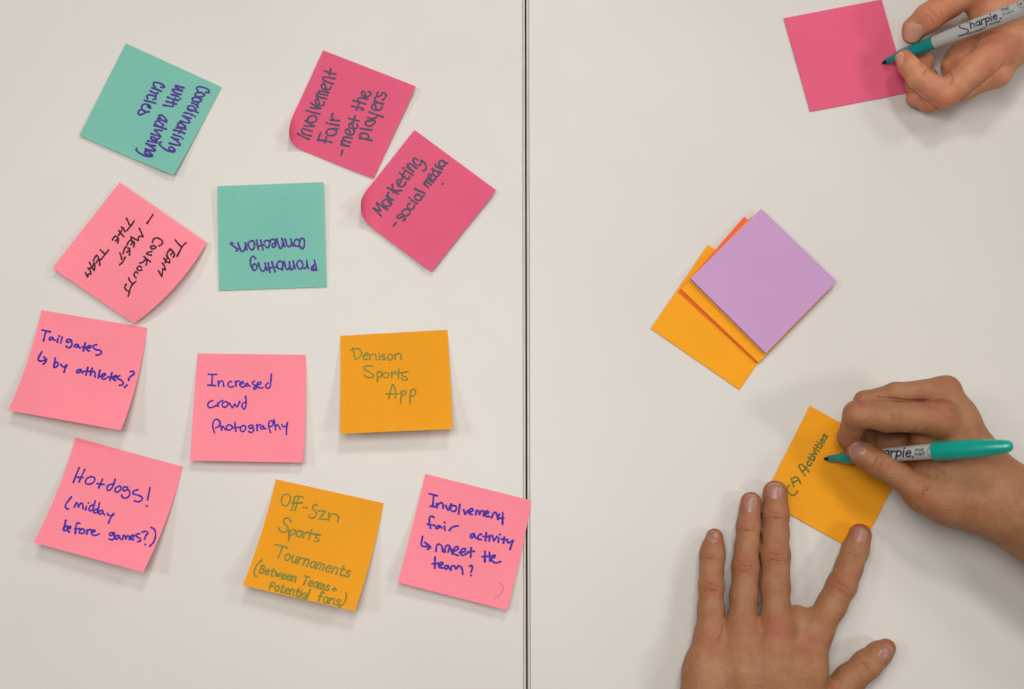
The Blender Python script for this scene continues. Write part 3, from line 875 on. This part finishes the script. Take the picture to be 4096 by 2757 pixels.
penA, rootA = make_pen(pA0, pA1, 'uncapped teal marker pen with grey barrel in the hand at the top right', tbA, texts=(sA, 4.4), lights=(lA + sA2, 2.0), bscale=1.12)

pB0 = up(ZC(np.array([585., 757.])), .0016)
pB1 = up(ZC(np.array([2070., 655.])), .094)
tmp = Pen(pB0, pB1)
tbB = .040
cs = tmp.t_at(ZC(np.array([1447., 696.])))
sB = [ZC(q) for q in word('Sharpie', (940, 735), (1266, 742), 46, .02, .1) + parse('1282,742 1287,741')]
lB = [ZC(q) for q in word('FINE', (1304, 700), (1374, 696), 13, 0) + word('POINT', (1304, 730), (1382, 726), 13, 0) + [np.array([[1424 + 26 * math.cos(a), 700 + 34 * math.sin(a)] for a in np.linspace(0, 6.28, 14)])]]
penB, rootB = make_pen(pB0, pB1, 'teal marker pen with its cap on the rear end, writing on the orange pad', tbB, cs, tmp.len, texts=(sB, 5.6), lights=(lB, 2.6), bscale=1.03)

# ------------------------------------------------------------------ hands
def smin(a, b, k):
    h = np.clip(.5 + .5 * (b - a) / k, 0, 1)
    return b + (a - b) * h - k * h * (1 - h)

class Hand:
    def __init__(s, zm, palm, fingers, kpalm=.010, kf=.005, floor=.0005):
        s.zm, s.kp, s.kf, s.floor = zm, kpalm, kf, floor
        s.palm = [[s.pt(q) for q in ch] for ch in palm]
        s.fing = [[s.pt(q) for q in ch] for ch in fingers]
    def pt(s, q):
        """(x, y, z mm, half width in zoom px) -> world centre and radius"""
        P = up(s.zm(np.array(q[:2], float)), q[2] * .001)
        r = q[3] / s.zm.k * depth(P) / FPX
        return P, r
    @staticmethod
    def seg(p, A, B):
        a, ra = A
        b, rb = B
        ba = b - a
        h = np.clip(((p - a) @ ba) / (ba @ ba), 0, 1)
        return np.linalg.norm(p - a - h[:, None] * ba, axis=1) - (ra + (rb - ra) * h)
    def chain(s, p, ch, k):
        d = None
        for A, B in zip(ch[:-1], ch[1:]):
            e = s.seg(p, A, B)
            d = e if d is None else smin(d, e, k)
        return d
    def sdf(s, p):
        P = None
        for ch in s.palm:
            e = s.chain(p, ch, s.kp)
            P = e if P is None else smin(P, e, s.kp)
        out = P
        for ch in s.fing:
            out = np.minimum(out, smin(s.chain(p, ch, .003), P, s.kf))
        out = out + .00022 * np.sin(170 * p[:, 0] + 1.3) * np.sin(150 * p[:, 1] + 90 * p[:, 0])
        # soft pads flatten where they rest on the table
        return np.maximum(out, s.floor - p[:, 2])
    def grad(s, p, e=3e-4):
        g = np.stack([s.sdf(p + np.eye(3)[i] * e) - s.sdf(p - np.eye(3)[i] * e) for i in range(3)], 1)
        return g / (np.linalg.norm(g, axis=1, keepdims=True) + 1e-12)
    def build(s, vox=.00085):
        pts = np.array([q[0] for ch in s.palm + s.fing for q in ch])
        rs = np.array([q[1] for ch in s.palm + s.fing for q in ch])
        lo = (pts - rs[:, None]).min(0) - .006
        hi = (pts + rs[:, None]).max(0) + .006
        lo[2] = max(lo[2], s.floor - .003)
        b = 8
        n = np.ceil((hi - lo) / vox / b).astype(int) * b
        nb = n // b
        gc = np.stack(np.meshgrid(*[(np.arange(k) + .5) * b * vox for k in nb], indexing='ij'), -1).reshape(-1, 3) + lo
        dc = s.sdf(gc)
        D = np.repeat(np.repeat(np.repeat(dc.reshape(nb).astype(np.float32), b, 0), b, 1), b, 2)
        act = np.where(np.abs(dc) < b * vox * .9 + .003)[0]
        off = np.stack(np.meshgrid(*[np.arange(b)] * 3, indexing='ij'), -1).reshape(-1, 3)
        bi = np.stack(np.unravel_index(act, nb), 1) * b
        for c in range(0, len(act), 400):
            idx = (bi[c:c + 400, None, :] + off[None]).reshape(-1, 3)
            D[idx[:, 0], idx[:, 1], idx[:, 2]] = s.sdf(lo + (idx + .5) * vox)
        return s.nets(D, lo + .5 * vox, vox)
    def nets(s, D, lo, vox):
        S = D < 0
        cnt = np.zeros(tuple(k - 1 for k in D.shape), np.int8)
        sl = lambda o, k: slice(o, k - 1 + o)
        cor = [(i, j, k) for i in (0, 1) for j in (0, 1) for k in (0, 1)]
        for i, j, k in cor:
            cnt += S[sl(i, D.shape[0]), sl(j, D.shape[1]), sl(k, D.shape[2])]
        cells = np.argwhere((cnt > 0) & (cnt < 8))
        del cnt
        acc = np.zeros((len(cells), 3))
        num = np.zeros(len(cells))
        for a in cor:
            for ax in range(3):
                if a[ax] == 0:
                    bb = list(a)
                    bb[ax] = 1
                    da = D[tuple((cells + a).T)]
                    db = D[tuple((cells + bb).T)]
                    m = (da < 0) != (db < 0)
                    t = np.where(m, da / np.where(m, da - db, 1), 0)
                    q = np.array(a, float)[None].repeat(len(cells), 0)
                    q[:, ax] += t
                    acc += q * m[:, None]
                    num += m
        V = lo + (cells + acc / num[:, None]) * vox
        idm = np.full(D.shape, -1, np.int32)
        idm[tuple(cells.T)] = np.arange(len(cells))
        F = []
        for ax in range(3):
            s0 = [slice(1, -1)] * 3
            s1 = list(s0)
            s0[ax] = slice(1, -2)
            s1[ax] = slice(2, -1)
            A, B = S[tuple(s0)], S[tuple(s1)]
            e = np.argwhere(A != B) + 1
            o1, o2 = [(1, 2), (2, 0), (0, 1)][ax]
            q = []
            for da, db in ((0, 0), (1, 0), (1, 1), (0, 1)):
                c = e.copy()
                c[:, o1] -= da
                c[:, o2] -= db
                q.append(idm[tuple(c.T)])
            q = np.stack(q, 1)
            flip = S[tuple(e.T)]
            q[~flip] = q[~flip][:, ::-1]
            F.append(q)
        F = np.vstack(F)
        F = F[(F >= 0).all(1)]
        for it in range(2):
            g = s.grad(V)
            V = V - g * s.sdf(V)[:, None] * .9
        return V, F
    def hit(s, px):
        d = ray(np.array([px], float))
        t = np.array([.5])
        for it in range(80):
            t = t + s.sdf(CAM + d * t[:, None]) * .8
        return (CAM + d * t[:, None])[0]
    def nail(s, c, tip, w, l, parent, mat, lean=None):
        """fingernail plate: centre and tip direction in zoom px, width and length in mm"""
        C = s.hit(s.zm(np.array(c, float)))
        nrm = s.grad(C[None], .0012)[0]
        if lean is not None:
            nrm = nrm * .5 + np.array(lean) * .5
            nrm /= np.linalg.norm(nrm)
        T = up(s.zm(np.array(tip, float)), C[2]) - C
        ax = T - nrm * (T @ nrm)
        ax /= np.linalg.norm(ax)
        bx = np.cross(nrm, ax)
        na, nbq = 20, 15
        V, tips = [], []
        uu = np.linspace(-1, 1, na)
        vv = np.linspace(-1, 1, nbq)
        pts, edge = [], []
        for a in uu:
            # straight sides, rounded root and free edge
            wid = (1 - abs(a) ** (3.2 if a > 0 else 2.6)) ** .5 if abs(a) < 1 else 0
            wid = max(wid, .05)
            for b in vv:
                pts.append(C + ax * a * l / 2 * .001 + bx * b * wid * w / 2 * .001 + nrm * .006)
                edge.append(max(abs(a), abs(b)))
                tips.append(1.0 if a > .78 else max(0, (a - .6) / .18) if a > .6 else (.18 if a < -.7 else 0))
        p = np.array(pts)
        for it in range(60):
            p = p - nrm * (np.clip(s.sdf(p), -.002, .002) * .8)[:, None]
        edge = np.array(edge)
        p = p + nrm * (.00045 * (1 - edge ** 6) - .00012)[:, None]
        F = [(i * nbq + j, i * nbq + j + 1, (i + 1) * nbq + j + 1, (i + 1) * nbq + j) for i in range(na - 1) for j in range(nbq - 1)]
        if np.dot(np.cross(p[nbq] - p[0], p[1] - p[0]), nrm) > 0:
            F = [q[::-1] for q in F]
        o = mesh_obj('fingernail', p, F, mat, parent)
        at = o.data.attributes.new('tip', 'FLOAT', 'POINT')
        at.data.foreach_set('value', np.array(tips, np.float32))
        return o

def hand_obj(hd, label, mat, reds, creases, lines=(), vox=.00085):
    V, F = hd.build(vox)
    o = mesh_obj('hand', V, F, mat)
    c = V.mean(0)
    red = np.zeros(len(V))
    for x, y, rad, amt in reds:
        P = hd.hit(hd.zm(np.array([x, y], float)))
        red = np.maximum(red, amt * np.exp(-((V - P) ** 2).sum(1) / (rad * .001) ** 2))
    cr = np.zeros(len(V))
    for x, y, dx, dy, wid, offs in creases:
        P = hd.hit(hd.zm(np.array([x, y], float)))
        Q = up(hd.zm(np.array([x + dx, y + dy], float)), P[2])
        ax = (Q - P) / np.linalg.norm(Q - P)
        n = hd.grad(P[None], .001)[0]
        ax = ax - n * (ax @ n)
        ax /= np.linalg.norm(ax)
        bx = np.cross(n, ax)
        q = V - P
        a, b, h = q @ ax, q @ bx, q @ n
        lat = np.clip(1 - (b / (wid * .001)) ** 2, 0, 1) * (np.abs(h) < .008) * (np.linalg.norm(q, axis=1) < .02)
        for k, of in enumerate(offs):
            wav = .0003 * np.sin(b * 900 + k * 1.7 + x) + (b ** 2) * 14 * np.sign(of or 1)
            cr = np.maximum(cr, lat * np.exp(-((a - of * .001 - wav) / .00042) ** 2) * (.65 + .35 * math.cos(k * 2.1)))
    for wid, amt, pl in lines:  # fold lines, and soft shade painted along tendons and between fingers
        P = np.array([hd.hit(hd.zm(q)) for q in catmull(np.array(pl, float), 5)])
        dmin = np.full(len(V), 1.0)
        for a, b in zip(P[:-1], P[1:]):
            ba = b - a
            h = np.clip((V - a) @ ba / (ba @ ba + 1e-12), 0, 1)
            dmin = np.minimum(dmin, np.linalg.norm(V - a - h[:, None] * ba, axis=1))
        cr = np.maximum(cr, amt * np.exp(-(dmin / (wid * .001)) ** 2))
    for nme, val in (('red', red), ('crease_shade', cr)):
        at = o.data.attributes.new(nme, 'FLOAT', 'POINT')
        at.data.foreach_set('value', val.astype(np.float32))
    tag(o, label, 'hand')
    return o

# --- left hand lying flat on the right table, holding the orange pad
ZL = Zoom(2650, 1850, 1.729)
HL = Hand(ZL,
    palm=[[(1055, 1190, 21, 105), (985, 1450, 24, 128), (800, 1980, 27, 150)],
          [(790, 1140, 23, 104), (770, 1450, 27, 130), (700, 1980, 29, 150)],
          [(545, 1160, 21, 100), (560, 1450, 25, 125), (600, 1980, 27, 145)],
          [(325, 1210, 16, 98), (292, 1450, 17, 128), (300, 1650, 18, 140), (470, 1980, 22, 140)],
          [(830, 1120, 17, 70), (925, 1085, 14, 62), (1020, 1130, 17, 72)],
          [(1130, 1690, 17, 120), (1000, 1800, 18, 150), (800, 2020, 22, 165)],
          [(650, 2050, 30, 250), (640, 2900, 42, 300), (620, 3800, 56, 345)]],
    fingers=[[(358, 517, 8.0, 60), (348, 600, 9, 77), (345, 655, 9.5, 81), (341, 745, 12, 79), (338, 850, 13.5, 85), (334, 1010, 15, 87), (326, 1210, 16, 94)],
             [(612, 275, 9.0, 72), (594, 445, 10.5, 80), (587, 570, 13, 79), (576, 720, 16, 92), (562, 920, 17, 91), (545, 1160, 21, 96)],
             [(780, 208, 10, 84), (783, 350, 11.5, 88), (784, 490, 14, 87), (782, 640, 17.5, 100), (780, 860, 19, 97), (790, 1140, 23, 100)],
             [(1366, 502, 10.2, 78), (1332, 610, 11, 89), (1290, 730, 13.5, 91), (1240, 850, 16, 100), (1165, 990, 18, 99), (1055, 1190, 21, 102)],
             [(1548, 1284, 12, 62), (1500, 1322, 12.5, 84), (1410, 1400, 14, 98), (1300, 1500, 16, 104), (1180, 1630, 17, 118)],
             ],
    kpalm=.013, kf=.006)
hl = hand_obj(HL, 'left hand lying flat with spread fingers, pressing down the orange pad', SKIN_B,
    [(790, 1150, 9, .75), (1035, 1240, 7, .7), (330, 1210, 10, .5), (560, 1150, 8, .35), (785, 640, 7, .6), (575, 720, 7, .6), (335, 850, 8, .7), (1245, 850, 7, .55),
     (360, 480, 9, .9), (612, 230, 10, .9), (780, 170, 10, .8), (1385, 460, 10, .8), (590, 420, 8, .4), (784, 360, 8, .4), (1030, 1235, 4, 1), (795, 1150, 5, 1), (1580, 1260, 9, .7), (345, 650, 5, .4)],
    [(785, 640, 0, -100, 7, (-3.6, -2.2, -.9, .4, 1.7, 3.2)), (576, 722, 5, -100, 6.5, (-3.4, -2.1, -.8, .5, 1.8, 3.0)), (338, 852, 3, -100, 6, (-3, -1.6, -.3, 1.2, 2.6)),
     (1243, 850, 50, -90, 7, (-3.4, -2.1, -.9, .4, 1.8, 3.2)), (784, 365, 0, -100, 6.5, (-1.6, 0, 1.5)), (594, 455, 3, -100, 6, (-1.3, 0.2)), (345, 652, 3, -100, 5.5, (-1.2, .3)),
     (1325, 625, 40, -90, 6, (-1.4, .1, 1.4)), (1420, 1400, 80, -70, 6, (-1.5, 0, 1.5))],
    [(.9, .75, [(418, 1120), (410, 1180), (385, 1230)]), (.7, .4, [(652, 1060), (648, 1100)]), (2.2, .28, [(690, 1200), (700, 1330), (690, 1500)]), (2.2, .22, [(930, 1190), (900, 1330), (880, 1480)]),
     (2.0, .25, [(455, 1250), (480, 1400), (500, 1520)]), (.8, .5, [(1140, 1490), (1165, 1520), (1180, 1568)])])
for c, t, w, l in [((350, 512), (354, 440), 8.6, 9.5), ((613, 282), (614, 210), 10.2, 14), ((782, 195), (782, 120), 12.2, 13), ((1366, 500), (1392, 440), 10.5, 11), ((1548, 1312), (1592, 1268), 9.5, 13)]:
    HL.nail(c, t, w, l, hl, NAIL_B)

# --- right hand writing on the orange pad
HR = Hand(ZC,
    palm=[[(1480, 440, 58, 118), (1630, 640, 43, 135), (1850, 950, 42, 175), (2050, 1090, 42, 210)],
          [(1545, 225, 50, 105), (1640, 440, 48, 125), (1800, 760, 42, 150), (2060, 1020, 40, 190)],
          [(1520, 330, 30, 115), (1650, 560, 28, 130), (1950, 980, 30, 170)],
          [(1480, 470, 17, 110), (1650, 800, 16, 120), (1950, 1080, 24, 170)],
          [(1365, 1030, 36, 138), (1560, 1085, 38, 165), (1800, 1120, 40, 185), (2050, 1160, 40, 215)],
          [(1530, 640, 42, 105), (1600, 900, 38, 140), (1650, 1010, 38, 150)],
          [(1360, 590, 38, 95), (1370, 740, 27, 95), (1420, 900, 30, 110)],
          [(1000, 600, 7, 75), (1180, 610, 10, 85), (1420, 700, 16, 100)],
          [(2050, 1130, 40, 285), (2300, 1290, 42, 292), (2900, 1660, 52, 330), (3900, 2290, 66, 385)]],
    fingers=[[(800, 690, 20, 60), (782, 590, 29, 84), (850, 405, 50, 104), (1080, 425, 56, 118), (1480, 440, 58, 128)],
             [(850, 630, 10, 70), (840, 500, 22, 78), (905, 305, 42, 78), (1150, 245, 47, 84), (1545, 215, 50, 100)],
             [(930, 620, 9, 70), (920, 520, 16, 74), (985, 350, 26, 76), (1520, 330, 30, 100)],
             [(1040, 620, 9, 68), (1040, 540, 11, 70), (1080, 420, 15, 74), (1480, 470, 17, 100)],
             [(848, 694, 31, 80), (900, 722, 32.5, 96), (1010, 790, 34, 106), (1180, 895, 35, 104), (1365, 1020, 36, 135)]],
    kpalm=.012, kf=.006)
hr = hand_obj(HR, 'right hand gripping the capped marker and writing on the orange pad', SKIN_B,
    [(1500, 330, 12, .5), (840, 300, 9, .45), (760, 680, 9, .5), (1270, 560, 9, .6), (830, 780, 8, .5), (1380, 1040, 10, .5), (1590, 160, 9, .4)],
    [(1010, 790, -90, -50, 7, (-2.2, -.8, .6, 2)), (860, 320, -60, 60, 7, (-2, -.5, 1)), (1365, 1010, -80, -55, 7, (-1, .6)), (1120, 425, -90, 0, 6, (-1.2, .8))],
    [(.7, .8, [(1000, 270), (1200, 292), (1400, 298), (1560, 310), (1640, 345)]), (.6, .6, [(1180, 585), (1260, 560), (1310, 510)]), (.6, .5, [(1240, 625), (1340, 590), (1400, 520)]),
     (1.2, .45, [(1300, 790), (1400, 800), (1520, 860)]), (1.4, .35, [(1380, 330), (1480, 370), (1560, 440)]), (2.5, .25, [(1660, 480), (1760, 640), (1880, 800)]), (2.5, .22, [(1700, 960), (1850, 1040), (2000, 1180)]),
     (.5, .5, [(990, 745), (1010, 790), (1000, 840)]), (.5, .4, [(1030, 765), (1050, 810), (1040, 860)])])
HR.nail((845, 690), (775, 700), 11.5, 13, hr, NAIL_B)

# --- left hand of the writer at the top right
HT = Hand(ZT,
    palm=[[(2060, 470, 42, 150), (2250, 190, 40, 180), (2500, -150, 42, 235)],
          [(2085, 690, 36, 108), (2230, 400, 38, 165), (2500, -100, 42, 240)],
          [(1990, 640, 22, 120), (2150, 330, 26, 170), (2450, -100, 34, 230)],
          [(1850, 640, 15, 110), (2000, 400, 18, 140), (2400, -50, 28, 220)],
          [(1860, -160, 44, 165), (2150, -150, 42, 190), (2500, -180, 42, 230)],
          [(1900, 60, 36, 110), (2080, 250, 32, 150)],
          [(1640, 620, 9, 80), (1790, 520, 14, 125), (2050, 330, 22, 170)],
          [(2520, -160, 48, 270), (3200, -800, 62, 330), (4100, -1650, 78, 390)]],
    fingers=[[(1215, 548, 20, 82), (1262, 620, 22, 96), (1345, 715, 25, 108), (1470, 815, 27, 112), (1595, 880, 29, 122), (1830, 680, 36, 138), (2060, 470, 42, 156)],
             [(1400, 565, 10, 88), (1320, 790, 11, 86), (1500, 925, 17, 104), (1800, 800, 27, 118), (2085, 690, 36, 112)],
             [(1450, 700, 8, 70), (1325, 910, 9, 78), (1440, 955, 11, 88), (1990, 640, 22, 120)],
             [(1560, 780, 8, 66), (1440, 930, 8.5, 76), (1850, 640, 15, 110)],
             [(1290, 322, 23, 90), (1310, 270, 25, 106), (1440, 165, 33, 132), (1640, 20, 40, 138), (1860, -160, 44, 165)]],
    kpalm=.012, kf=.006)
ht = hand_obj(HT, 'hand at the top right holding the uncapped marker over the hot pink pad', SKIN_A,
    [(1500, 120, 10, .7), (1250, 420, 9, .5), (1600, 950, 11, .6), (1200, 480, 9, .7), (1480, 1020, 9, .6), (2100, 420, 14, .35), (1320, 980, 8, .5)],
    [(1470, 150, -70, 70, 8, (-2.2, -.8, .7, 2.2)), (1430, 660, 60, 60, 5, (-.6, .8)), (1660, 770, 70, 20, 5, (-.6, .7))],
    [(.6, .9, [(1435, 640), (1405, 665), (1395, 700)]), (.6, .9, [(1668, 745), (1650, 700), (1625, 665)]), (.9, .6, [(1700, 960), (1880, 820), (2050, 690), (2140, 590)]), (.9, .5, [(1640, 990), (1800, 920), (1960, 850)]),
     (.6, .6, [(1290, 800), (1400, 885), (1560, 985)]), (.6, .5, [(1500, 130), (1530, 180), (1520, 230)]), (.6, .5, [(1540, 100), (1570, 150), (1565, 200)]), (1.6, .3, [(1620, 195), (1700, 150), (1850, 90)])])
HT.nail((1300, 312), (1275, 400), 13.5, 15.5, ht, NAIL_A)
HT.nail((1160, 560), (1128, 492), 9, 11, ht, NAIL_A, lean=(-.85, -.35, .25))
